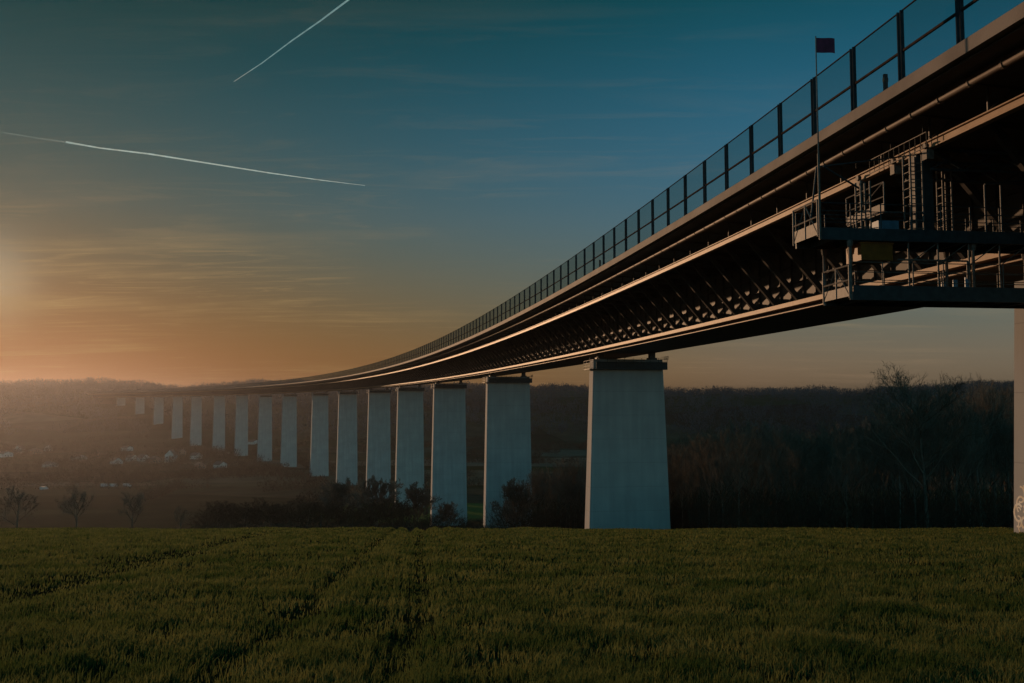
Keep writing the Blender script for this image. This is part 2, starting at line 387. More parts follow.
# web stiffeners on the girder (vertical flats)
mb = MB()
for s in st:
    for k in (0, .5):
        mb.hexa([P(s + k * PS - .02, -6.36, 8.9), P(s + k * PS + .02, -6.36, 8.9), P(s + k * PS + .02, -6.205, 8.9), P(s + k * PS - .02, -6.205, 8.9),
                 P(s + k * PS - .02, -6.36, 13.6), P(s + k * PS + .02, -6.36, 13.6), P(s + k * PS + .02, -6.205, 13.6), P(s + k * PS - .02, -6.205, 13.6)])
o = mb.build('web_stiffeners', M['girder'], br); o['kind'] = 'stuff'; BR.append(o)
for hh in (10.6, 12.1):
    BR.append(sweep(rect(-6.42, -6.205, hh, hh + .03), S0, 700, 10, 'longitudinal_stiffener', M['girder'], br))
# pipe couplings and hangers
cps = [s for s in np.arange(-118, 160, 2.3)]
for s in cps:
    if len([1 for b in BR if b.name.startswith('pipe_clamp')]) >= 95: break
    mb = MB(); mb.tube(P(s - .07, -16.25, 14.38), P(s + .07, -16.25, 14.38), .205, n=10)
    mb.bar(P(s, -16.25, 14.56), P(s, -16.25, 14.7), .05)
    BR.append(mb.build('pipe_clamp', M['pipe'], br))
adopt(br, BR)

# ---- fence on the edge of the deck
fe = empty('noise_barrier', P(0, -17.7, 15.5))
tag(fe, 'tall transparent noise barrier with dark twin posts along the viaduct edge', 'barrier')
FE = []; FH = 3.45; DF = -17.72
posts = [PH + i * PS for i in range(-8, 366)]; posts = [s for s in posts if s < S1 - 20]
def post(s, mb):
    for k in (-.16, .11):
        mb.hexa([P(s + k, DF - .09, 15.502), P(s + k + .07, DF - .09, 15.502), P(s + k + .07, DF + .09, 15.502), P(s + k, DF + .09, 15.502),
                 P(s + k, DF - .09, 15.5 + FH), P(s + k + .07, DF - .09, 15.5 + FH), P(s + k + .07, DF + .09, 15.5 + FH), P(s + k, DF + .09, 15.5 + FH)])
    mb.hexa([P(s - .09, DF + .03, 15.503), P(s + .11, DF + .03, 15.503), P(s + .11, DF + .05, 15.503), P(s - .09, DF + .05, 15.503),
             P(s - .09, DF + .03, 15.8), P(s + .11, DF + .03, 15.8), P(s + .11, DF + .05, 15.8), P(s - .09, DF + .05, 15.8)])
def rails(s, mb):
    a, b = s + .2, s + PS - .18
    for h0, h1, w in ((15.5 + FH * .40, 15.5 + FH * .40 + .11, .05), (15.5 + FH - .05, 15.5 + FH, .035), (15.51, 15.57, .04)):
        mb.hexa([P(a, DF - w, h0), P(b, DF - w, h0), P(b, DF + w, h0), P(a, DF + w, h0), P(a, DF - w, h1), P(b, DF - w, h1), P(b, DF + w, h1), P(a, DF + w, h1)])
def pane(s, mb):
    a, b = s + .19, s + PS - .17
    for h0, h1 in ((15.575, 15.5 + FH * .40 - .004), (15.5 + FH * .40 + .115, 15.5 + FH - .055)):
        mb.hexa([P(a, DF - .01, h0), P(b, DF - .01, h0), P(b, DF + .01, h0), P(a, DF + .01, h0), P(a, DF - .01, h1), P(b, DF - .01, h1), P(b, DF + .01, h1), P(a, DF + .01, h1)])
near_p, far_p = posts[:90], posts[90:]
for s in near_p:
    mb = MB(); post(s, mb); FE.append(mb.build('post', M['fencepost'], fe))
    mb = MB(); rails(s, mb); FE.append(mb.build('rail', M['fencerail'], fe))
    mb = MB(); pane(s, mb); FE.append(mb.build('panel', M['panel'], fe))
for nm, fn, mt in (('post', post, 'fencepost'), ('rail', rails, 'fencerail'), ('panel', pane, 'panel')):
    mb = MB()
    for s in far_p: fn(s, mb)
    o = mb.build(nm, M[mt], fe); o['kind'] = 'stuff'; FE.append(o)
adopt(fe, FE)

# delineator posts behind the barrier
mk0 = None
mks = [(-108.2, 'slim dark marker post behind the barrier to the right of the flagpole'), (-47.3, 'slim marker post behind the barrier, between the flagpole and the widest full pier')]
for s, lb in mks:
    r = empty('marker_post', P(s, -17.3, 15.3), HD(s)); tag(r, lb, 'marker post', 'marker posts along the viaduct edge')
    mb = MB(); mb.box(-.1, .1, -.06, .06, -.25, 1.35); mb.build('post', M['fencepost'], r)
    mb = MB(); mb.box(-.115, .115, -.075, .075, .95, 1.15); mb.build('reflector_band', M['rubber'], r)

# ---- piers
pierS = [-103.4, 0, 105, 203, 294, 383, 487, 588, 709, 809, 910, 1009, 1112, 1197, 1283, 1369, 1456]
pl = ['cut off by the right edge, with graffiti near its foot', 'widest full pier, right of the middle beside the wood',
      'second full pier from the right, foot at the field crest', 'third full pier from the right, bare shrub at its foot', 'fourth full pier from the right',
      'fifth full pier from the right', 'sixth full pier from the right', 'seventh full pier from the right', 'eighth full pier from the right', 'ninth full pier from the right',
      'seventh pier from the left end', 'sixth pier from the left end', 'fifth pier from the left end, above the village', 'fourth pier from the left end',
      'third pier from the left end, short in the haze', 'second pier from the left end, very faint in the haze', 'leftmost pier, barely visible in the haze']
for i, s in enumerate(pierS):
    x, y, _ = P(s, 0, 0); gb = gz(x, y)
    TOP = 7.26 if i else 7.0
    wt, tt = 6.1, 1.3; k1, k2 = (.034 if i < 2 else .016), .012
    dp = TOP - gb + 3; r = empty('bridge_pier', (x, y, gb), HD(s))
    tag(r, 'concrete viaduct pier, ' + pl[i], 'bridge pier', 'piers of the viaduct')
    w2, t2 = wt + k1 * dp, tt + k2 * dp; zt = TOP - gb; zb = -3
    mb = MB()
    def ring(w, t, z, c=.12): return [(-w + c, -t, z), (w - c, -t, z), (w, -t + c, z), (w, t - c, z), (w - c, t, z), (-w + c, t, z), (-w, t - c, z), (-w, -t + c, z)]
    vs = []; nr = 9
    for k in range(nr):
        f = k / (nr - 1); vs += ring(w2 + (wt - w2) * f, t2 + (tt - t2) * f, zb + (zt - zb) * f)
    fs = [tuple(range(8))[::-1], tuple(range((nr - 1) * 8, nr * 8))]
    for k in range(nr - 1):
        fs += [(k * 8 + j, k * 8 + (j + 1) % 8, (k + 1) * 8 + (j + 1) % 8, (k + 1) * 8 + j) for j in range(8)]
    mb.add(vs, fs); mb.build('shaft', M['concrete'], r)
    # bearings
    for bx in (-4.6, 4.6):
        mb = MB(); mb.box(bx - .75, bx + .75, -.6, .6, zt, zt + .35); mb.box(bx - .5, bx + .5, -.45, .45, zt + .35, 8.2 + (bx + 6.2) * .0341 - gb - .02)
        mb.build('bearing', M['bearing'], r)
    # inspection platform round the head
    if 0 < i < 10:
        mb = MB(); z0 = zt - 1.75
        mb.box(-wt - .9, wt + .5, -tt - .95, -tt - .14, z0, z0 + .12)
        mb.box(-wt - .9, -wt - .17, -tt - .14, tt + .6, z0 + .003, z0 + .117)
        mb.box(-wt + .2, wt + .5, -tt - .95, -tt - .91, z0 + .12, z0 + 1.3)
        mb.build('inspection_platform', M['gantry'], r)
        mb = MB()
        for px_ in np.linspace(-wt - .86, wt + .46, 10):
            mb.bar((px_, -tt - .93, z0 + .1), (px_, -tt - .93, z0 + 1.95), .06)
        for hz in (1.45, 1.7, 1.95): mb.bar((-wt - .88, -tt - .93, z0 + hz), (wt + .48, -tt - .93, z0 + hz), .05)
        for yy_ in (-tt - .93, 0, tt + .55): mb.bar((-wt - .86, yy_, z0 + .1), (-wt - .86, yy_, z0 + 1.5), .06)
        for hz in (.6, 1.05, 1.5): mb.bar((-wt - .86, -tt - .93, z0 + hz), (-wt - .86, tt + .55, z0 + hz), .05)
        for k in range(7): mb.bar((wt + .7 + .0 * k, -tt - .9 + k * .35, zt - .05), (wt + .7, -tt - .9 + k * .35, zt + .55), .04)
        mb.bar((wt + .7, -tt - .9, zt + .55), (wt + .7, tt - .1, zt + .55), .05)
        mb.bar((wt - .5, -tt - .1, zt + .02), (wt + .75, -tt - .1, zt + .02), .06)
        mb.build('platform_railing', M['gantry'], r)
    if i == 0:
        # graffiti: curling painted strokes on the left narrow side, 1-3 m above ground
        mb = MB(); rr = random.Random(4); gm = mat_noise('graffiti_paint', (.75, .6, .42), (.9, .85, .75), 3, .6)
        def onface(yv, zv, off):
            f = (zv - zb) / (zt - zb); w = w2 + (wt - w2) * f; return Vector((-w - off, yv, zv))
        for k in range(26):
            yc = rr.uniform(-1.25, .95); zc = .25 + 2.5 * rr.random() ** 1.1; ra = rr.uniform(.12, .38); a0 = rr.uniform(0, 6.28); sw = rr.uniform(2.2, 5.2); th = rr.uniform(.035, .09)
            pr = None
            for q_ in range(11):
                t = a0 + sw * q_ / 10; p = (max(-1.42, min(1.38, yc + ra * math.cos(t))), zc + ra * 1.4 * math.sin(t))
                if pr:
                    dx, dz = p[0] - pr[0], p[1] - pr[1]; l = math.hypot(dx, dz) or 1; nx_, nz_ = -dz / l * th, dx / l * th; of = .006 + .0004 * k
                    mb.add([onface(pr[0] - nx_, pr[1] - nz_, of), onface(pr[0] + nx_, pr[1] + nz_, of), onface(p[0] + nx_, p[1] + nz_, of), onface(p[0] - nx_, p[1] - nz_, of)], [(0, 1, 2, 3)])
                pr = p
        mb.build('graffiti', gm, r)

# ---- inspection gantry hanging under the deck
ga = empty('inspection_gantry', P(-108, -21, 5)); tag(ga, 'dark two-level travelling inspection gantry with railings, hanging under the viaduct deck at the right', 'gantry')
GA = []; SN, SF = -108.2, -105.35
def q(s, d, h): return Vector(P(s, d, h))
def gbox(mb, s0, s1, d0, d1, h0, h1):
    mb.hexa([q(s0, d0, h0), q(s0, d1, h0), q(s1, d1, h0), q(s1, d0, h0), q(s0, d0, h1), q(s0, d1, h1), q(s1, d1, h1), q(s1, d0, h1)])
def gp(name, mat, fn):
    mb = MB(); fn(mb); GA.append(mb.build(name, M[mat], ga))
UL, LL = -21.0, -19.4      # left ends of the upper and lower walkway
UH, LH = 8.08, 5.08
def f(mb):
    gbox(mb, SN, SN + .14, UL, -7.3, UH, UH + .62); gbox(mb, SF - .14, SF, UL + .02, -7.3, UH, UH + .62)
    for d in np.arange(UL + .8, -7.5, 1.4): gbox(mb, SN + .143, SF - .143, d, d + .12, UH + .04, UH + .42)
    gbox(mb, SN + .145, SF - .145, UL + .06, -7.3, UH + .425, UH + .47)
gp('upper_walkway', 'gantry', f)
def f(mb):
    gbox(mb, SN, SN + .14, LL, 9, LH, LH + .42); gbox(mb, SF - .14, SF, LL + .02, 9, LH, LH + .42)
    gbox(mb, SN + .145, SF - .145, LL + .06, 9, LH + .2, LH + .25)
    for d in np.arange(LL + .8, 9, 1.5): gbox(mb, SN + .143, SF - .143, d, d + .1, LH + .02, LH + .197)
    gbox(mb, SN + .02, SN + .05, LL + .1, 9, LH + .423, LH + .75)
gp('lower_walkway', 'gantry', f)
def railing(mb, s, d0, d1, h, n, ht=1.25, ph=(.45, .85, 1.25), w=.055):
    for k in range(n + 1):
        d = d0 + (d1 - d0) * k / n; mb.tube(q(s, d, h), q(s, d, h + ht), w * .6, n=6)
    for z in ph: mb.tube(q(s, d0, h + z), q(s, d1, h + z), w * .45, n=6)
for s in (SN + .07, SF - .07):
    gp('railing', 'gantry', lambda mb: railing(mb, s, UL + .05, -8.0, UH + .62, 8))
    gp('railing', 'galv', lambda mb: railing(mb, s, LL + .05, 8.6, LH + .42, 17, 1.5, (.5, 1.0, 1.5)))
def endframe(mb, d, h0, h1, toe):
    s0, s1 = SN + .05, SF - .05
    for s in (s0, s1): mb.tube(q(s, d, h0 - .1), q(s, d, h1), .06, n=6)
    sm = (s0 + s1) / 2; mb.tube(q(sm, d, h0), q(sm, d, h1), .05, n=6)
    for h in (h0 + (h1 - h0) * .52, h1): mb.tube(q(s0, d, h), q(s1, d, h), .045, n=6)
    mb.tube(q(s0, d, h0), q(sm, d, h1), .035, n=6); mb.tube(q(s1, d, h0), q(sm, d, h1), .035, n=6)
    gbox(mb, s0, s1, d - .012, d + .012, h0, h0 + toe)
gp('end_frame', 'galv', lambda mb: endframe(mb, UL - .08, UH + .25, UH + 2.0, .62))
gp('end_frame', 'galv', lambda mb: endframe(mb, LL - .08, LH + .2, LH + 1.75, .5))
# hangers between the two walkways
for s, d in ((SN + .05, LL - .02), (SF - .05, LL - .02), (SN + .3, -12.6), (SF - .3, -12.6), (SN + .3, -8.0), (SF - .3, -8.0)):
    def f(mb):
        mb.tube(q(s, d, LH), q(s, d, UH + .02), .085, n=8); mb.tube(q(s, d, UH - .32), q(s, d, UH - .02), .13, .17, n=8)
    gp('hanger', 'galv', f)
# hoist towers up to the stringer rail
def tower(d, s, top, w=.55):
    def f(mb):
        for a in (0, w):
            for b in (0, w): mb.tube(q(s + a, d + b, UH + .6), q(s + a, d + b, top), .05, n=6)
        n = int((top - UH - .6) / .42)
        for k in range(n):
            z = UH + .75 + k * .42
            mb.tube(q(s, d, z), q(s, d + w, z), .028, n=5); mb.tube(q(s, d, z), q(s + w, d, z), .028, n=5); mb.tube(q(s + w, d + w, z), q(s + w, d, z), .028, n=5)
    gp('hoist_tower', 'galv', f)
tower(-18.6, SN + .35, 11.2, .5); tower(-15.9, SN + .3, 12.7, .65); tower(-13.3, SN + 1.6, 12.6, .5)
def f(mb):
    gbox(mb, SN + .9, SN + 1.6, -15.2, -14.3, UH + .62, 12.8)
gp('mast', 'gantry', f)
def f(mb):
    gbox(mb, SN + .2, SN + 1.7, -18.75, -17.05, UH - .95, UH - .12)
    gbox(mb, SN + .15, SN + 1.75, -18.8, -17.0, UH - .12, UH - .04)
gp('machine_box', 'yellow', f)
gp('water_tank', 'bluebox', lambda mb: gbox(mb, SN + .5, SN + 1.4, -17.6, -16.5, UH + .65, UH + 1.15))
for d in (-19.0, -18.85 + .0):
    pass
gp('drive_motor', 'lip', lambda mb: mb.tube(q(SN + .5, -19.2, UH - .8), q(SN + .5, -19.2, UH - .05), .09, n=10))
gp('drive_motor', 'lip', lambda mb: mb.tube(q(SN + .9, -18.98, UH - .6), q(SN + .9, -18.98, UH - .05), .07, n=10))
# basket between the towers with tilted floor and braces
def f(mb):
    s0, s1 = SN + .6, SF + 1.6; d = -17.2
    z0, z1 = 9.75, 9.75
    for s in (s0, s1): mb.tube(q(s, d, z0), q(s, d, z0 + 1.5), .04, n=6)
    for z in (z0, z0 + .75, z0 + 1.5): mb.tube(q(s0, d, z), q(s1, d, z), .035, n=6)
    mb.tube(q(s1, d, z0), q(s0, d, z0 + 1.5), .035, n=6)
    gbox(mb, s0, s1, d - .012, d + .012, z0, z0 + .42)
    gbox(mb, s0, s1, d + .02, d + 1.0, z0 - .08, z0 - .02)
gp('basket', 'galv', f)
# rail trolley and access ladder on the stringer
def f(mb):
    for z in (12.9, 13.65): mb.tube(q(-108.5, -15.35, z), q(-103, -15.35, z), .03, n=5)
    for k in range(12): mb.tube(q(-108.5 + k * .5, -15.35, 12.9), q(-108.5 + k * .5, -15.35, 13.65), .018, n=5)
    for s in (-108.2, -105.2, -101.5):
        gbox(mb, s - .2, s + .2, -15.3, -14.9, 12.3, 12.8); mb.tube(q(s, -15.32, 13.0), q(s, -15.12, 13.0), .16, n=12)
        mb.tube(q(s, -15.35, 13.6), q(s, -15.35, 14.4), .02, n=5)
gp('rail_trolley', 'galv', f)
def f(mb):
    mb.tube(q(SN + .1, UL + .3, 11.8), q(SN + .8, -18.4, 10.9), .05, n=6)
    mb.tube(q(SF - .4, UL + .6, UH + .6), q(SF - .4, UL + 1.1, 12.4), .05, n=6)
    mb.tube(q(SF - .4, UL + 1.1, 12.4), q(SF, -13.2, 13.5), .045, n=6)
gp('jib_arm', 'gantry', f)
# transverse carrying beams and diagonal bracing in the right part
def f(mb):
    for s in (SN + .3, SF - .3):
        mb.tube(q(s, -14.8, 12.9), q(s, -7.4, 12.9), .1, n=8)
        for k in range(4):
            a = -14.8 + k * 1.85; mb.tube(q(s, a, 12.9), q(s, a + 1.85, 11.9), .04, n=5); mb.tube(q(s, a, 11.9), q(s, a + 1.85, 12.9), .04, n=5)
        mb.tube(q(s, -14.8, 11.9), q(s, -7.4, 11.9), .07, n=8)
gp('carrying_truss', 'gantry', f)
for d in (-16.2, -14.6, -12.9, -11.2, -9.6, -8.2):
    def f(mb):
        mb.tube(q(SN + .2, d, LH + .4), q(SN + .2, d, UH), .05, n=6); mb.tube(q(SN + .2, d, LH + 1.9), q(SN + .2, d + 1.6, UH), .03, n=5)
    gp('brace', 'galv', f)
def f(mb):
    mb.tube(q(SN + .2, -16.8, LH + 2.1), q(SN + .2, -13.0, LH + 2.1), .05, n=6); mb.tube(q(SN + .2, -13.0, LH + 2.1), q(SN + .2, -13.0, LH + 1.2), .05, n=6)
gp('pipe', 'galv', f)
for k in range(3): gp('gas_bottle', 'bluebox', lambda mb: mb.tube(q(SN + .4 + k, -12.9, LH + .45), q(SN + .4 + k, -12.9, LH + 1.3), .13, n=10))
def f(mb):
    for d in (-11.6, -10.7): mb.tube(q(SN + .6, d, UH + .6), q(SN + .6, d, UH + 3.2), .06, n=6)
    mb.tube(q(SN + .6, -11.6, UH + 3.2), q(SN + .6, -9.3, UH + 3.5), .05, n=6)
gp('davit', 'gantry', f)
adopt(ga, GA)

fp = empty('flagpole', P(SN - .12, UL - .05, UH)); tag(fp, 'slender pole with a small dark red flag, standing on the end of the inspection gantry', 'flagpole')
FP = []
mb = MB(); b0 = q(SN - .12, UL - .05, UH); mb.tube(b0, b0 + Vector((0, 0, 4.3)), .065, .06, 10); mb.tube(b0 + Vector((0, 0, 4.3)), b0 + Vector((0, 0, 10.3)), .042, .03, 8); FP.append(mb.build('pole', M['galv'], fp))
# flag, slightly rippled
V = []; Fc = []; nu = 14
for side in (0, 1):
    for i in range(nu + 1):
        for k in range(2):
            u_ = i / nu; y_ = .05 * math.sin(u_ * 6.5) * u_ + side * .012
            V.append(tuple(b0 + Vector((.03 + .92 * u_, y_, 10.22 - .76 * (1 - k) - .03 * u_ * u_))))
n1_ = 2 * (nu + 1)
for i in range(nu):
    a = 2 * i; Fc += [(a, a + 2, a + 3, a + 1), (n1_ + a, n1_ + a + 1, n1_ + a + 3, n1_ + a + 2), (a, n1_ + a, n1_ + a + 2, a + 2), (a + 1, a + 3, n1_ + a + 3, n1_ + a + 1)]
Fc += [(0, 1, n1_ + 1, n1_), (2 * nu, n1_ + 2 * nu, n1_ + 2 * nu + 1, 2 * nu + 1)]
mb = MB(); mb.add(V, Fc); FP.append(mb.build('flag', M['flag'], fp))
adopt(fp, FP)

# ------------------------------------------------------------------ bare trees
def tube_arrays(segs, nside):
    """segs: list of (p0,p1,r0,r1) -> V,T arrays"""
    S = np.array([[*a, *b, r0, r1] for a, b, r0, r1 in segs], dtype=float)
    a = S[:, :3]; b = S[:, 3:6]; d = b - a; d /= np.linalg.norm(d, axis=1)[:, None] + 1e-9
    u = np.where(np.abs(d[:, 2:3]) < .9, np.array([[0, 0, 1.]]), np.array([[1., 0, 0]]))
    s = np.cross(d, u); s /= np.linalg.norm(s, axis=1)[:, None] + 1e-9; q_ = np.cross(s, d)
    V = []
    for p, r in ((a, S[:, 6:7]), (b, S[:, 7:8])):
        for i in range(nside):
            t = 2 * math.pi * i / nside; V.append(p + s * r * math.cos(t) + q_ * r * math.sin(t))
    V = np.stack(V, 1).reshape(-1, 3); k = np.arange(len(S))[:, None] * 2 * nside; T = []
    for i in range(nside):
        j = (i + 1) % nside; T.append(k + np.array([[i, j, nside + j, nside + i]]))
    return V, np.concatenate(T)

def grow_tree(rs, H, spread=.35, trunk_frac=.3, levels=5, upright=.5, rad=None, kids=(7, 5, 5, 4, 3)):
    rad = rad or H * .013
    trunk, crown = [], []
    def branch(p, d, L_, r, lev):
        n = 4 if lev < 2 else (3 if lev < 4 else 2); pts = [p]; dd = d.copy()
        for i in range(n):
            dd = dd + rs.normal(0, (.05 + .035 * lev) if lev else .022, 3) + np.array([0, 0, .10 * upright]); dd /= np.linalg.norm(dd)
            pts.append(pts[-1] + dd * L_ / n)
        for i in range(n):
            ra = r * (1 - .75 * i / n) if lev else r * (1 - .8 * i / n); rb = r * (1 - .75 * (i + 1) / n) if lev else r * (1 - .8 * (i + 1) / n)
            (trunk if lev == 0 else crown).append((pts[i], pts[i + 1], max(ra, .012), max(rb, .010)))
        if lev >= levels: return
        nk = kids[lev]
        for k in range(nk):
            f0 = trunk_frac if lev == 0 else .2
            f = f0 + (1 - f0) * (k + rs.uniform(.1, .9)) / nk; fi = min(int(f * n), n - 1); t = f * n - fi
            pp_ = pts[fi] * (1 - t) + pts[fi + 1] * t; bd = pts[fi + 1] - pts[fi]; bd /= np.linalg.norm(bd)
            az = rs.uniform(0, 2 * math.pi) if lev else k * 2.4 + rs.uniform(-.4, .4)
            side = np.cross(bd, [math.cos(az), math.sin(az), .2]); side /= np.linalg.norm(side)
            an = rs.uniform(.45, .95) * (1.15 if lev == 0 else 1)
            nd = bd * math.cos(an) + side * math.sin(an); nd[2] += .45 * upright; nd /= np.linalg.norm(nd)
            base = L_ * (spread * 1.25 * (1.15 - .65 * (f - f0) / (1 - f0)) if lev == 0 else .55 * (1.1 - .5 * f))
            branch(pp_, nd, base * rs.uniform(.75, 1.2), r * (.42 if lev == 0 else .55) * (1.1 - .4 * f), lev + 1)
    branch(np.zeros(3), np.array([rs.normal(0, .03), rs.normal(0, .03), 1.]), H * .93, rad, 0)
    return trunk, crown

def tree_mesh(name, seed, bark='bark', twig='twig', thick=.0, **kw):
    rs = np.random.default_rng(seed); tr, cr_ = grow_tree(rs, **kw)
    if thick: cr_ = [(a, b, max(r0, thick), max(r1, thick * .8)) for a, b, r0, r1 in cr_]
    V1, T1 = tube_arrays(tr, 8); V2, T2 = tube_arrays(cr_, 3); f_ = kw['H'] / np.quantile(V2[:, 2], .999); V1 = V1 * f_; V2 = V2 * f_
    return fast_mesh('trunk', V1, T1, M[bark], smooth=True), fast_mesh('crown', V2, T2, M[twig])

def place_tree(name, meshes, loc, scale, rz, label, group=None, cat='tree', sink=.3):
    r = empty(name, (loc[0], loc[1], loc[2] - sink), rz); r.scale = scale if isinstance(scale, tuple) else (scale,) * 3
    tag(r, label, cat, group)
    link_mesh('trunk', meshes[0], r); link_mesh('crown', meshes[1], r); return r

# variants are built 20 m tall
WV = []
for k in range(7):
    WV.append(tree_mesh('wood', 100 + k, bark='birch' if k == 3 else 'bark', thick=.022, H=20, spread=.30 + .03 * (k % 3), trunk_frac=.28, levels=4, upright=.9, rad=.2, kids=(15, 6, 5, 4)))
TB = tree_mesh('tall', 51, thick=.02, H=27, spread=.44, trunk_frac=.32, levels=4, upright=.6, rad=.36, kids=(20, 8, 6, 4))
OR = [tree_mesh('orchard', 70 + k, thick=.017, H=6.0, spread=.62, trunk_frac=.24, levels=4, upright=.45, rad=.16, kids=(9, 6, 5, 4)) for k in range(3)]
BU = [tree_mesh('bush', 80 + k, twig='scrub', thick=.014, H=5.0, spread=.7, trunk_frac=.03, levels=4, upright=.3, rad=.07, kids=(14, 6, 5, 4)) for k in range(3)]

DB = [tree_mesh('dense', 90 + k, thick=.032, H=5.0, spread=.58, trunk_frac=.12, levels=4, upright=.35, rad=.11, kids=(18, 7, 6, 4)) for k in range(2)]
def top_for(u, v, Y): return float(ray(u, v)[2] / ray(u, v)[1] * Y)
def X_for(u, Y): return (u - 512) / F * Y * 1.0
def tree_px(meshes, h0, u, vtop, Y, name, label, group=None, cat='tree', wide=1.0):
    x = float(ray(u, vtop)[0] / ray(u, vtop)[1] * Y); z = gz(x, Y); H = top_for(u, vtop, Y) - z
    sc_ = H / h0; return place_tree(name, meshes, (x, Y, z), (sc_ * wide, sc_ * wide, sc_), random.uniform(0, 6.28), label, group, cat)

# orchard trees on the left, just behind the crest
tree_px(OR[0], 6, 18, 483, 124, 'bare_tree', 'spreading leafless tree nearest the left edge, on the field crest', wide=1.25)
tree_px(OR[1], 6, 78, 484, 124, 'bare_tree', 'spreading leafless tree, second from the left on the field crest', wide=1.15)
tree_px(OR[2], 6, 133, 489, 126, 'bare_tree', 'small leafless tree on a thin trunk, third from the left on the field crest', wide=.9)
tree_px(OR[0], 6, 181, 503, 128, 'bare_tree', 'smallest leafless tree on the field crest, just left of the thicket', wide=.8)
# trees in the hollow before the piers
for (u, v, Y, lb) in [(340, 476, 190, 'bushy bare tree in front of the sixth and seventh full piers'), (378, 474, 260, 'leafless tree against the foot of the fifth full pier'),
                      (418, 480, 270, 'low bare tree beside the foot of the fourth full pier'), (448, 500, 300, 'round bare shrub at the foot of the third full pier'),
                      (516, 476, 200, 'bare tree overlapping the foot of the second full pier')]:
    tree_px(DB[(u // 7) % 2], 5, u, v, Y, 'bare_tree', lb, wide=.85)
# bushes of the thicket
rr = random.Random(3)
for k in range(34):
    u = 205 + 270 * (k + rr.random()) / 34; Y = rr.uniform(118, 190)
    v = np.interp(u, [200, 230, 270, 300, 340, 400, 440, 480], [510, 494, 487, 495, 490, 500, 507, 515]) + rr.uniform(-4, 16)
    tree_px(BU[k % 3], 5, u, v, Y, 'bare_bush', 'leafless bush in the thicket behind the field crest, left of the third full pier', 'bushes of the thicket behind the crest', 'bush', wide=1.6)
# wood on the right
for k in range(190):
    u = 505 + 640 * (k + rr.random()) / 190
    row = k % 4; Y = rr.uniform(150, 185) + row * 24
    if u < 560: Y += 45
    if u < 690: Y = max(Y, 176)
    vt = np.interp(u, [500, 540, 585, 680, 720, 770, 820, 860, 900, 950, 1010, 1200], [478, 462, 452, 432, 421, 421, 427, 421, 403, 386, 379, 374]) + rr.uniform(-5, 16) + (0 if row > 1 else 6)
    x = float(ray(u, vt)[0] / ray(u, vt)[1] * Y)
    if Y < 200 and u < 600: Y = 215
    vi = 3 if rr.random() < .18 else rr.choice([0, 1, 2, 4, 5, 6])
    if vi == 3: tree_px(WV[3], 20, u, vt + 14, Y, 'bare_tree', 'slim pale-trunked leafless tree in the dark wood right of the nearest full pier', 'pale trees in the wood on the right', wide=.8)
    else: tree_px(WV[vi], 20, u, vt, Y, 'bare_tree', 'dark leafless tree in the wood right of the nearest full pier', 'trees of the wood on the right', wide=1.0)
tree_px(TB, 27, 922, 360, 150, 'bare_tree', 'tallest leafless tree, its crown rising above the skyline', wide=1.3)
tree_px(TB, 27, 990, 372, 165, 'bare_tree', 'leafless tree just above the skyline beside the pier at the right edge', wide=.55)

# ---- puff generator for masses of bare wood
def puffs(C, H, Wd, n, width, mat, name, up=.7, lo=.0):
    """C (k,3) bases, H heights, Wd crown radius; n thin blades each"""
    k = len(C); idx = np.repeat(np.arange(k), n); m_ = len(idx)
    t = rng.uniform(lo, 1, m_); a = rng.uniform(0, 2 * math.pi, m_)
    prof = np.sqrt(np.clip(1 - (2 * t - 1.05) ** 2, 0.02, 1)) * (t > .12) + .15
    r = np.sqrt(rng.uniform(0, 1, m_)) * Wd[idx] * prof
    p = C[idx] + np.stack([np.cos(a) * r, np.sin(a) * r, t * H[idx] * .85], 1)
    L_ = H[idx] * rng.uniform(.12, .3, m_)
    d = np.stack([np.cos(a) * rng.uniform(0, .9, m_), np.sin(a) * rng.uniform(0, .9, m_), np.full(m_, up) + rng.uniform(-.2, .5, m_)], 1); d /= np.linalg.norm(d, axis=1)[:, None]
    e = p + d * L_[:, None]
    wv = rng.normal(0, 1, (m_, 3)); wv = np.cross(d, wv); wv /= np.linalg.norm(wv, axis=1)[:, None]; wv *= (width * rng.uniform(.5, 1.4, m_))[:, None]
    V = np.stack([p - wv, p + wv, e], 1).reshape(-1, 3); T = np.arange(3 * m_).reshape(-1, 3)
    me = fast_mesh(name, V, T, M[mat]); return link_mesh(name, me)
def bridge_clear(x, y, w=24):
    bx = np.interp(y, _Y, _X); return np.abs(x - bx) > w
# far wooded hills
def hills():
    n = 15000
    y = rng.uniform(1255, 2020, n); u = rng.uniform(-140, 1160, n); x = (u - 512) / F * y
    z = ground(x, y); k = bridge_clear(x, y, 30) | (y > 1540)
    bare = (np.sin(x / 70 + 2) * np.sin(y / 60 + x / 150) > .72) & (y < 1500)
    k &= ~bare
    x, y, z = x[k], y[k], z[k]; h = rng.uniform(9, 16, len(x))
    h = np.where((y > 1700), rng.uniform(6, 14, len(x)) + 3 * np.sin(x / 47 + y / 80) * np.sin(x / 19), h)
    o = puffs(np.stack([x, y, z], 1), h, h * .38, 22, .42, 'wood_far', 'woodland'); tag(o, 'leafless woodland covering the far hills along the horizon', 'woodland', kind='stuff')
hills()
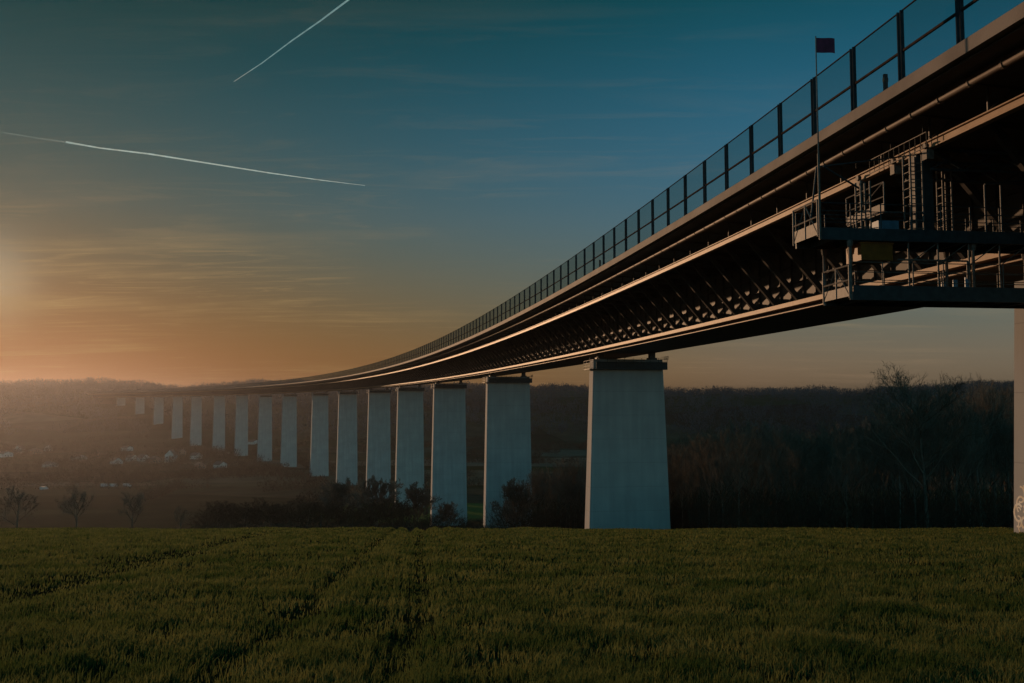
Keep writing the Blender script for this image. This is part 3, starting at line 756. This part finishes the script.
# hedges, copses and village greenery on the valley floor
def valley():
    pts = []
    for k in range(44):
        u0 = rng.uniform(-60, 640); y0 = rng.uniform(430, 1230); x0 = (u0 - 512) / F * y0; an = rng.normal(0, .35) + (math.pi / 2 if rng.random() < .15 else 0); Ln = rng.uniform(40, 180)
        for t in np.arange(0, Ln, 3.2): pts.append((x0 + math.cos(an) * t, y0 + math.sin(an) * t + rng.normal(0, 1.5), rng.uniform(3, 8)))
    for k in range(40):
        u0 = rng.uniform(-60, 560); y0 = rng.uniform(780, 1220); x0 = (u0 - 512) / F * y0
        for t in range(22): pts.append((x0 + rng.normal(0, 16), y0 + rng.normal(0, 12), rng.uniform(5, 11)))
    A_ = np.array(pts); k = bridge_clear(A_[:, 0], A_[:, 1], 12); A_ = A_[k]
    z = ground(A_[:, 0], A_[:, 1]); o = puffs(np.stack([A_[:, 0], A_[:, 1], z], 1), A_[:, 2], A_[:, 2] * .45, 60, .25, 'scrub', 'hedgerows')
    tag(o, 'bare hedges and copses scattered over the hazy valley floor', 'hedgerow', kind='stuff')
valley()
def under():
    n = 3600
    u = rng.uniform(500, 1160, n); y = rng.uniform(140, 330, n); y = np.where(u < 600, y + 50, np.where(u < 700, np.maximum(y, 178), y))
    x = (u - 512) / F * y; z = ground(x, y); h = rng.uniform(3, 10, n)
    o = puffs(np.stack([x, y, z], 1), h, h * .4 + .8, 60, .05, 'scrub', 'undergrowth'); tag(o, 'dense bare undergrowth filling the dark wood on the right', 'undergrowth', kind='stuff')
    n = 1100; u = rng.uniform(200, 500, n); y = rng.uniform(112, 260, n); x = (u - 512) / F * y; z = ground(x, y)
    h = rng.uniform(.5, 1.7, n) * (1 + .6 * np.sin(x / 3.1) * np.sin(y / 5)); o = puffs(np.stack([x, y, z], 1), h, h * .7 + .5, 60, .03, 'scrub', 'undergrowth'); tag(o, 'low tangled scrub in the hollow behind the field crest, left of the second full pier', 'undergrowth', kind='stuff')
under()

# ------------------------------------------------------------------ village
def house(u, v, w, dpt, hw, hr, rz, wall, label, scale=1.0):
    x, y, z = ground_px(u, v, 500)
    r = empty('house', (x, y, z - .2), rz); tag(r, label, 'house', 'houses of the village in the valley')
    mb = MB(); w2, d2 = w / 2, dpt / 2
    mb.add([(-w2, -d2, 0), (w2, -d2, 0), (w2, d2, 0), (-w2, d2, 0), (-w2, -d2, hw), (w2, -d2, hw), (w2, d2, hw), (-w2, d2, hw), (0, -d2, hw + hr), (0, d2, hw + hr)],
           [(0, 3, 2, 1), (0, 1, 5, 8, 4), (2, 3, 7, 9, 6), (1, 2, 6, 5), (3, 0, 4, 7)])
    mb.build('walls', M[wall], r)
    mb = MB(); o_ = .45
    for sg in (-1, 1):
        a = Vector((sg * (w2 + o_), 0, hw - o_ * hr / w2)); b = Vector((0, 0, hw + hr)); nrm = Vector((sg * hr, 0, w2)).normalized() * .22
        lo = nrm * .05
        mb.hexa([(a + lo) + Vector((0, -d2 - .4, 0)), (b + lo) + Vector((0, -d2 - .4, 0)), (b + lo) + Vector((0, d2 + .4, 0)), (a + lo) + Vector((0, d2 + .4, 0)),
                 a + nrm + Vector((0, -d2 - .4, 0)), b + nrm + Vector((0, -d2 - .4, 0)), b + nrm + Vector((0, d2 + .4, 0)), a + nrm + Vector((0, d2 + .4, 0))])
    rf = mb.build('roof', M['roof'], r)
    mb = MB(); mb.box(w * .12, w * .12 + .7, -.4, .4, hw + hr * .5, hw + hr + .8); mb.build('chimney', M['housewall2'], rf)
    for fx in (-.28, .28):
        for fz in ((.18, .62) if hw > 4 else (.3,)):
            mb = MB(); mb.box(w * fx - .6, w * fx + .6, -d2 - .05, -d2 + .05, hw * fz, hw * fz + 1.3); mb.build('window', M['glass'], r)
    mb = MB(); mb.box(-.5, .5, -d2 - .06, -d2 + .05, 0.05, 2.1); mb.build('door', M['rubber'], r)
HS = [(19, 453, 9, 9, 5, 3.6, .1, 'housewall', 'white gabled house near the left edge of the valley village'),
      (5, 457, 13, 8, 4, 2, 1.3, 'housewall', 'low pale house cut off at the left edge of the photo'),
      (35, 454, 14, 8, 4, 2.2, 1.2, 'housewall2', 'long brownish house beside the white gabled house at the left edge'),
      (48, 451, 8, 8, 4.5, 3, .6, 'housewall', 'pale house behind the long brownish one at the left'),
      (50, 467, 13, 7, 3, 2, 1.4, 'housewall', 'low white-walled building in front of the village at the left'),
      (78, 461, 14, 9, 4, 2.5, 1.1, 'housewall', 'broad pale house midway between the left edge and the leftmost pier'),
      (96, 458, 9, 8, 4, 3, .3, 'housewall2', 'brownish house between the broad pale house and the row of white houses'),
      (116, 464, 9, 8, 3.6, 2.6, .9, 'housewall', 'front-most pale house below the leftmost pier'),
      (127, 451, 11, 8, 4, 2, 1.3, 'housewall', 'light low house at the back of the village below the leftmost piers'),
      (132, 461, 11, 7, 3.8, 2.4, 1.2, 'housewall', 'first house of the white row below the second pier from the left'),
      (143, 461, 9, 8, 4, 2.6, 1.1, 'housewall', 'second house of the white row, left of the tall white gabled one'),
      (155, 463, 9, 8, 4, 2.6, .8, 'housewall2', 'brownish house between the white row and the tall white gabled house'),
      (171, 462, 9.5, 9, 7, 5, .05, 'housewall', 'tall white house with its gable to the viewer, below the fourth pier from the left'),
      (182, 456, 8, 8, 5, 3, .4, 'housewall2', 'reddish house just right of the tall white gabled house'),
      (196, 459, 10, 8, 4, 2.6, 1.2, 'housewall', 'pale house below the sixth pier from the left'),
      (200, 469, 8, 7, 3.5, 2.4, .7, 'housewall2', 'brownish house, front-most one below the fifth and sixth piers from the left'),
      (220, 468, 10, 7, 3.4, 2.4, 1.2, 'housewall', 'white low house at the right end of the village'),
      (224, 456, 14, 8, 3.5, 2, 1.4, 'housewall', 'long pale building behind the right end of the village'),
      (253, 444, 20, 9, 3.5, 2, 1.45, 'housewall', 'long white shed across the valley beside the eighth pier from the left')]
for h in HS: house(*h)
def car(u, v, rz, label):
    x, y, z = ground_px(u, v, 450); r = empty('parked_van', (x, y, z), rz); tag(r, label, 'van', 'white vans on the valley road')
    mb = MB(); pr = [(-2.5, .35), (2.5, .35), (2.5, 1.1), (1.7, 1.3), (1.2, 2.1), (-2.5, 2.15)]
    k = len(pr); vs = [(a, -.95, b) for a, b in pr] + [(a, .95, b) for a, b in pr]
    mb.add(vs, [tuple(range(k)), tuple(range(k, 2 * k))[::-1]] + [(i, k + i, k + (i + 1) % k, (i + 1) % k) for i in range(k)])
    mb.build('body', M['carwhite'], r)
    for wx in (-1.6, 1.6):
        for wy in (-.95, .8): mb = MB(); mb.tube((wx, wy, .36), (wx, wy + .15, .36), .36, n=12); mb.build('wheel', M['rubber'], r)
    mb = MB(); mb.add([(2.3, -.8, 1.16), (2.3, .8, 1.16), (1.25, .75, 2.08), (1.25, -.75, 2.08)], [(0, 1, 2, 3)])
    mb.v = [(a - .28 + (.02), b, c + .06) for a, b, c in mb.v]; mb.build('windscreen', M['glass'], r)
car(105, 487, .1, 'leftmost of three white vans in a row on the valley floor before the village'); car(114, 487, .05, 'middle one of three white vans in a row on the valley floor')
car(127, 487, -.1, 'rightmost of three white vans in a row on the valley floor'); car(44, 490, 1.2, 'lone white van on the valley floor near the left edge')

# ------------------------------------------------------------------ contrails
m, nt, N, L, B = new_mat('contrail_ice'); M['trail'] = m
tc = N.new('ShaderNodeTexCoord'); nz = N.new('ShaderNodeTexNoise'); nz.inputs['Scale'].default_value = .004; nz.inputs['Detail'].default_value = 5; L.new(tc.outputs['Object'], nz.inputs['Vector'])
mrr = N.new('ShaderNodeMapRange'); mrr.inputs[1].default_value = .3; mrr.inputs[2].default_value = .7; mrr.inputs[3].default_value = .4; mrr.inputs[4].default_value = .85; L.new(nz.outputs['Fac'], mrr.inputs[0])
tp = N.new('ShaderNodeBsdfTransparent'); tl = N.new('ShaderNodeBsdfTranslucent'); tl.inputs[0].default_value = (.8, .85, .85, 1); df = N.new('ShaderNodeBsdfDiffuse'); df.inputs[0].default_value = (.8, .85, .85, 1)
ms = N.new('ShaderNodeMixShader'); ms.inputs[0].default_value = .5; L.new(tl.outputs[0], ms.inputs[1]); L.new(df.outputs[0], ms.inputs[2])
mo = N.new('ShaderNodeMixShader'); L.new(mrr.outputs[0], mo.inputs[0]); L.new(tp.outputs[0], mo.inputs[1]); L.new(ms.outputs[0], mo.inputs[2]); L.new(mo.outputs[0], N['Material Output'].inputs['Surface'])
M['trail_faint'] = M['trail'].copy()
for n_ in M['trail_faint'].node_tree.nodes:
    if n_.type == 'MAP_RANGE': n_.inputs[3].default_value = .04; n_.inputs[4].default_value = .22
def contrail(pts, alt, label, mat='trail'):
    ps = []
    for u, v, wpx in pts:
        r_ = ray(u, v); t = alt / r_[2]; ps.append((Vector(r_ * t), wpx * .75 * t * r_[1] / F / 2))
    o0 = ps[0][0].copy(); mb = MB(); n = 8
    vs = []; fs = []
    for i, (p, r_) in enumerate(ps):
        d = (ps[min(i + 1, len(ps) - 1)][0] - ps[max(i - 1, 0)][0]).normalized(); s = d.cross(Vector((0, 0, 1))).normalized(); q_ = s.cross(d)
        for k in range(n): t = 2 * math.pi * k / n; vs.append(p - o0 + s * r_ * math.cos(t) + q_ * r_ * math.sin(t))
    for i in range(len(ps) - 1):
        fs += [(i * n + k, i * n + (k + 1) % n, (i + 1) * n + (k + 1) % n, (i + 1) * n + k) for k in range(n)]
    fs += [tuple(range(n))[::-1], tuple((len(ps) - 1) * n + k for k in range(n))]
    mb.add(vs, fs); o = mb.build('contrail', M[mat], None, True); o.location = o0; tag(o, label, 'contrail', kind=None)
contrail([(234, 81.5, .5), (262, 63, 1.2), (292, 40.5, 1.6), (320, 21, 2.0), (348, 0, 2.4), (372, -18, 2.8)], 6000, 'short white vapour trail climbing to the upper edge of the sky')
contrail([(365, 185.5, .5), (320, 180, 1.1), (270, 173, 1.6), (210, 163.5, 2.0), (150, 154, 2.2), (100, 148, 1.8), (66, 142, 2.6)], 6000, 'long thin white vapour trail crossing the left half of the sky')
contrail([(70, 142.5, 2.2), (40, 138.5, 1.0), (0, 132, .8), (-30, 127, .6)], 6005, 'faint old stub of vapour trail at the left edge of the sky', 'trail_faint')

# ------------------------------------------------------------------ haze
mb = MB(); mb.box(-8400, 8400, -4500, 9200, -75, 74)
m = bpy.data.materials.new('haze_air'); m.use_nodes = True; nt = m.node_tree; nt.nodes.clear()
out = nt.nodes.new('ShaderNodeOutputMaterial'); pv = nt.nodes.new('ShaderNodeVolumePrincipled')
pv.inputs['Color'].default_value = (.15, .15, .165, 1); pv.inputs['Density'].default_value = .00019; pv.inputs['Anisotropy'].default_value = .79
nt.links.new(pv.outputs[0], out.inputs['Volume'])
hz = mb.build('haze', m); tag(hz, kind='stuff')

# ------------------------------------------------------------------ sky, sun
SAZ = math.atan2(-537, 900); SEL = R(6.6)
w = bpy.data.worlds.new("World"); sc.world = w; w.use_nodes = True; nt = w.node_tree; N = nt.nodes; L = nt.links
bg = N['Background']; sk = N.new('ShaderNodeTexSky'); sk.sky_type = 'NISHITA'; sk.sun_disc = False; sk.sun_elevation = SEL; sk.sun_rotation = SAZ; sk.dust_density = 2; sk.air_density = 1
tc = N.new('ShaderNodeTexCoord'); sx = N.new('ShaderNodeSeparateXYZ'); L.new(tc.outputs['Generated'], sx.inputs[0])
def mth(op, a, b=None, c=None, clamp=False):
    n = N.new('ShaderNodeMath'); n.operation = op; n.use_clamp = clamp
    for i, v_ in enumerate((a, b, c)):
        if v_ is None: continue
        if isinstance(v_, (int, float)): n.inputs[i].default_value = v_
        else: L.new(v_, n.inputs[i])
    return n.outputs[0]
zc = mth('MINIMUM', mth('MAXIMUM', sx.outputs['Z'], 0.0), .44); z2 = mth('MULTIPLY', zc, zc)
sep = N.new('ShaderNodeSeparateColor'); L.new(sk.outputs[0], sep.inputs[0])
chs = []
for i, (a, b, e, f_) in enumerate(((-1.48, .14, -1.9, -15.2), (-2.13, -.09, 3.0, -11.5), (-3.18, -.28, 11.2, -25.3))):
    lnn = mth('LOGARITHM', mth('MAXIMUM', mth('MULTIPLY', sep.outputs[(0, 0, 0)[i]], .1), .004), math.e)
    # fitted for nishita*0.1
    ex = mth('ADD', mth('ADD', mth('MULTIPLY', lnn, b), a), mth('ADD', mth('MULTIPLY', zc, e), mth('MULTIPLY', z2, f_)))
    chs.append(mth('EXPONENT', ex))
cmb = N.new('ShaderNodeCombineColor')
for i in range(3): L.new(chs[i], cmb.inputs[i])
# sun glow
S = Vector((math.sin(SAZ) * math.cos(SEL), math.cos(SAZ) * math.cos(SEL), math.sin(SEL)))
vm = N.new('ShaderNodeVectorMath'); vm.operation = 'DOT_PRODUCT'; vm.inputs[1].default_value = S; L.new(tc.outputs['Generated'], vm.inputs[0])
dt = mth('MAXIMUM', vm.outputs['Value'], 0)
g1 = mth('MULTIPLY', mth('POWER', dt, 1200), .26); g2 = mth('MULTIPLY', mth('POWER', dt, 220), .015)
gl = N.new('ShaderNodeMixRGB'); gl.blend_type = 'ADD'; gl.inputs[0].default_value = 1; L.new(cmb.outputs[0], gl.inputs[1])
gc = N.new('ShaderNodeMixRGB'); gc.blend_type = 'MULTIPLY'; gc.inputs[0].default_value = 1; gc.inputs[2].default_value = (.8, .85, .8, 1); L.new(g1, gc.inputs[1])
gd = N.new('ShaderNodeMixRGB'); gd.blend_type = 'MULTIPLY'; gd.inputs[0].default_value = 1; gd.inputs[2].default_value = (1, .72, .3, 1); L.new(g2, gd.inputs[1])
ga2 = N.new('ShaderNodeMixRGB'); ga2.blend_type = 'ADD'; ga2.inputs[0].default_value = 1; L.new(gc.outputs[0], ga2.inputs[1]); L.new(gd.outputs[0], ga2.inputs[2]); L.new(ga2.outputs[0], gl.inputs[2])
# cirrus streaks: project direction onto a plane overhead
iz = mth('DIVIDE', 1.0, mth('ADD', mth('MAXIMUM', sx.outputs['Z'], 0), .06))
vs_ = N.new('ShaderNodeVectorMath'); vs_.operation = 'SCALE'; L.new(tc.outputs['Generated'], vs_.inputs[0]); L.new(iz, vs_.inputs[3])
mp = N.new('ShaderNodeMapping'); mp.inputs['Rotation'].default_value = (0, 0, R(-12)); mp.inputs['Scale'].default_value = (.35, 1.3, 0); L.new(vs_.outputs[0], mp.inputs[0])
wn = N.new('ShaderNodeTexNoise'); wn.inputs['Scale'].default_value = 1.1; wn.inputs['Detail'].default_value = 9; wn.inputs['Roughness'].default_value = .62; wn.inputs['Distortion'].default_value = .5; L.new(mp.outputs[0], wn.inputs['Vector'])
cm = N.new('ShaderNodeMapRange'); cm.inputs[1].default_value = .5; cm.inputs[2].default_value = .78; L.new(wn.outputs['Fac'], cm.inputs[0])
band = N.new('ShaderNodeMapRange'); band.inputs[1].default_value = .32; band.inputs[2].default_value = .1; band.inputs[3].default_value = .12; L.new(sx.outputs['Z'], band.inputs[0])
sunp = N.new('ShaderNodeMapRange'); sunp.inputs[1].default_value = .5; sunp.inputs[2].default_value = .97; sunp.inputs[3].default_value = .15; L.new(dt, sunp.inputs[0])
mp2 = N.new('ShaderNodeMapping'); mp2.inputs['Rotation'].default_value = (0, 0, R(24)); mp2.inputs['Scale'].default_value = (.8, 3.6, 0); L.new(vs_.outputs[0], mp2.inputs[0])
wn2 = N.new('ShaderNodeTexNoise'); wn2.inputs['Scale'].default_value = 1.7; wn2.inputs['Detail'].default_value = 10; wn2.inputs['Roughness'].default_value = .68; wn2.inputs['Distortion'].default_value = 1.1; L.new(mp2.outputs[0], wn2.inputs['Vector'])
cm2 = N.new('ShaderNodeMapRange'); cm2.inputs[1].default_value = .52; cm2.inputs[2].default_value = .8; cm2.inputs[4].default_value = .8; L.new(wn2.outputs['Fac'], cm2.inputs[0])
pn = N.new('ShaderNodeTexNoise'); pn.inputs['Scale'].default_value = .55; pn.inputs['Detail'].default_value = 4; L.new(vs_.outputs[0], pn.inputs['Vector'])
pm = N.new('ShaderNodeMapRange'); pm.inputs[1].default_value = .42; pm.inputs[2].default_value = .62; pm.inputs[3].default_value = .05; L.new(pn.outputs['Fac'], pm.inputs[0])
cf = mth('MULTIPLY', mth('MULTIPLY', mth('MULTIPLY', mth('ADD', cm.outputs[0], cm2.outputs[0], clamp=True), pm.outputs[0]), band.outputs[0]), mth('MULTIPLY', sunp.outputs[0], 1.0))
cl = N.new('ShaderNodeMixRGB'); L.new(cf, cl.inputs[0]); L.new(gl.outputs[0], cl.inputs[1]); cl.inputs[2].default_value = (.38, .27, .14, 1)
hi = N.new('ShaderNodeMapRange'); hi.inputs[1].default_value = .7; hi.inputs[2].default_value = 1; L.new(vm.outputs['Value'], hi.inputs[0])
hf = mth('SUBTRACT', 1.0, mth('MULTIPLY', mth('MULTIPLY', hi.outputs[0], zc), .95))
hm = N.new('ShaderNodeVectorMath'); hm.operation = 'SCALE'; L.new(cl.outputs[0], hm.inputs[0]); L.new(hf, hm.inputs[3])
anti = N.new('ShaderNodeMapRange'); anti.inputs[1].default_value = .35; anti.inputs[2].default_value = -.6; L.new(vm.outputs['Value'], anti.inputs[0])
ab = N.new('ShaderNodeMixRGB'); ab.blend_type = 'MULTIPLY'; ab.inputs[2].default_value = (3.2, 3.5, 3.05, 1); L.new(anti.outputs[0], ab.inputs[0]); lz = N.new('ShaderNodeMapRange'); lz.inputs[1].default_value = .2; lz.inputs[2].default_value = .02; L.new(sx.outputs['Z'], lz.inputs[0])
gm1 = N.new('ShaderNodeMixRGB'); gm1.blend_type = 'MULTIPLY'; gm1.inputs[2].default_value = (.98, .82, .42, 1); L.new(mth('MULTIPLY', lz.outputs[0], hi.outputs[0]), gm1.inputs[0]); L.new(hm.outputs[0], gm1.inputs[1])
lz2 = N.new('ShaderNodeMapRange'); lz2.inputs[1].default_value = .085; lz2.inputs[2].default_value = .01; L.new(sx.outputs['Z'], lz2.inputs[0])
gm2 = N.new('ShaderNodeMixRGB'); gm2.blend_type = 'MULTIPLY'; gm2.inputs[2].default_value = (1.4, 1.26, 1.45, 1); L.new(mth('MULTIPLY', lz2.outputs[0], mth('SUBTRACT', 1.0, hi.outputs[0])), gm2.inputs[0]); L.new(gm1.outputs[0], gm2.inputs[1])
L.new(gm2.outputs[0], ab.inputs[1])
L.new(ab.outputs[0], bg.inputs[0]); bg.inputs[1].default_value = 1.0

sd = bpy.data.lights.new('sun', 'SUN'); sd.energy = 2.8; sd.angle = R(.5); sd.color = (1, .59, .32)
so = bpy.data.objects.new('sun', sd); col.objects.link(so); so.rotation_euler = S.to_track_quat('Z', 'Y').to_euler(); so.location = (0, 0, 60)

# ------------------------------------------------------------------ camera
cd = bpy.data.cameras.new('camera'); co = bpy.data.objects.new('camera', cd); col.objects.link(co); sc.camera = co
cd.sensor_width = 36; cd.lens = F / 1024 * 36; cd.clip_start = .1; cd.clip_end = 90000
co.location = (0, 0, 0); co.rotation_euler = (math.pi / 2 + PITCH, 0, 0)
sc.view_settings.view_transform = 'Standard'; sc.view_settings.look = 'None'; sc.view_settings.exposure = 0; sc.view_settings.gamma = 1
sc.cycles.max_bounces = 6; sc.cycles.transparent_max_bounces = 24; sc.cycles.volume_bounces = 1
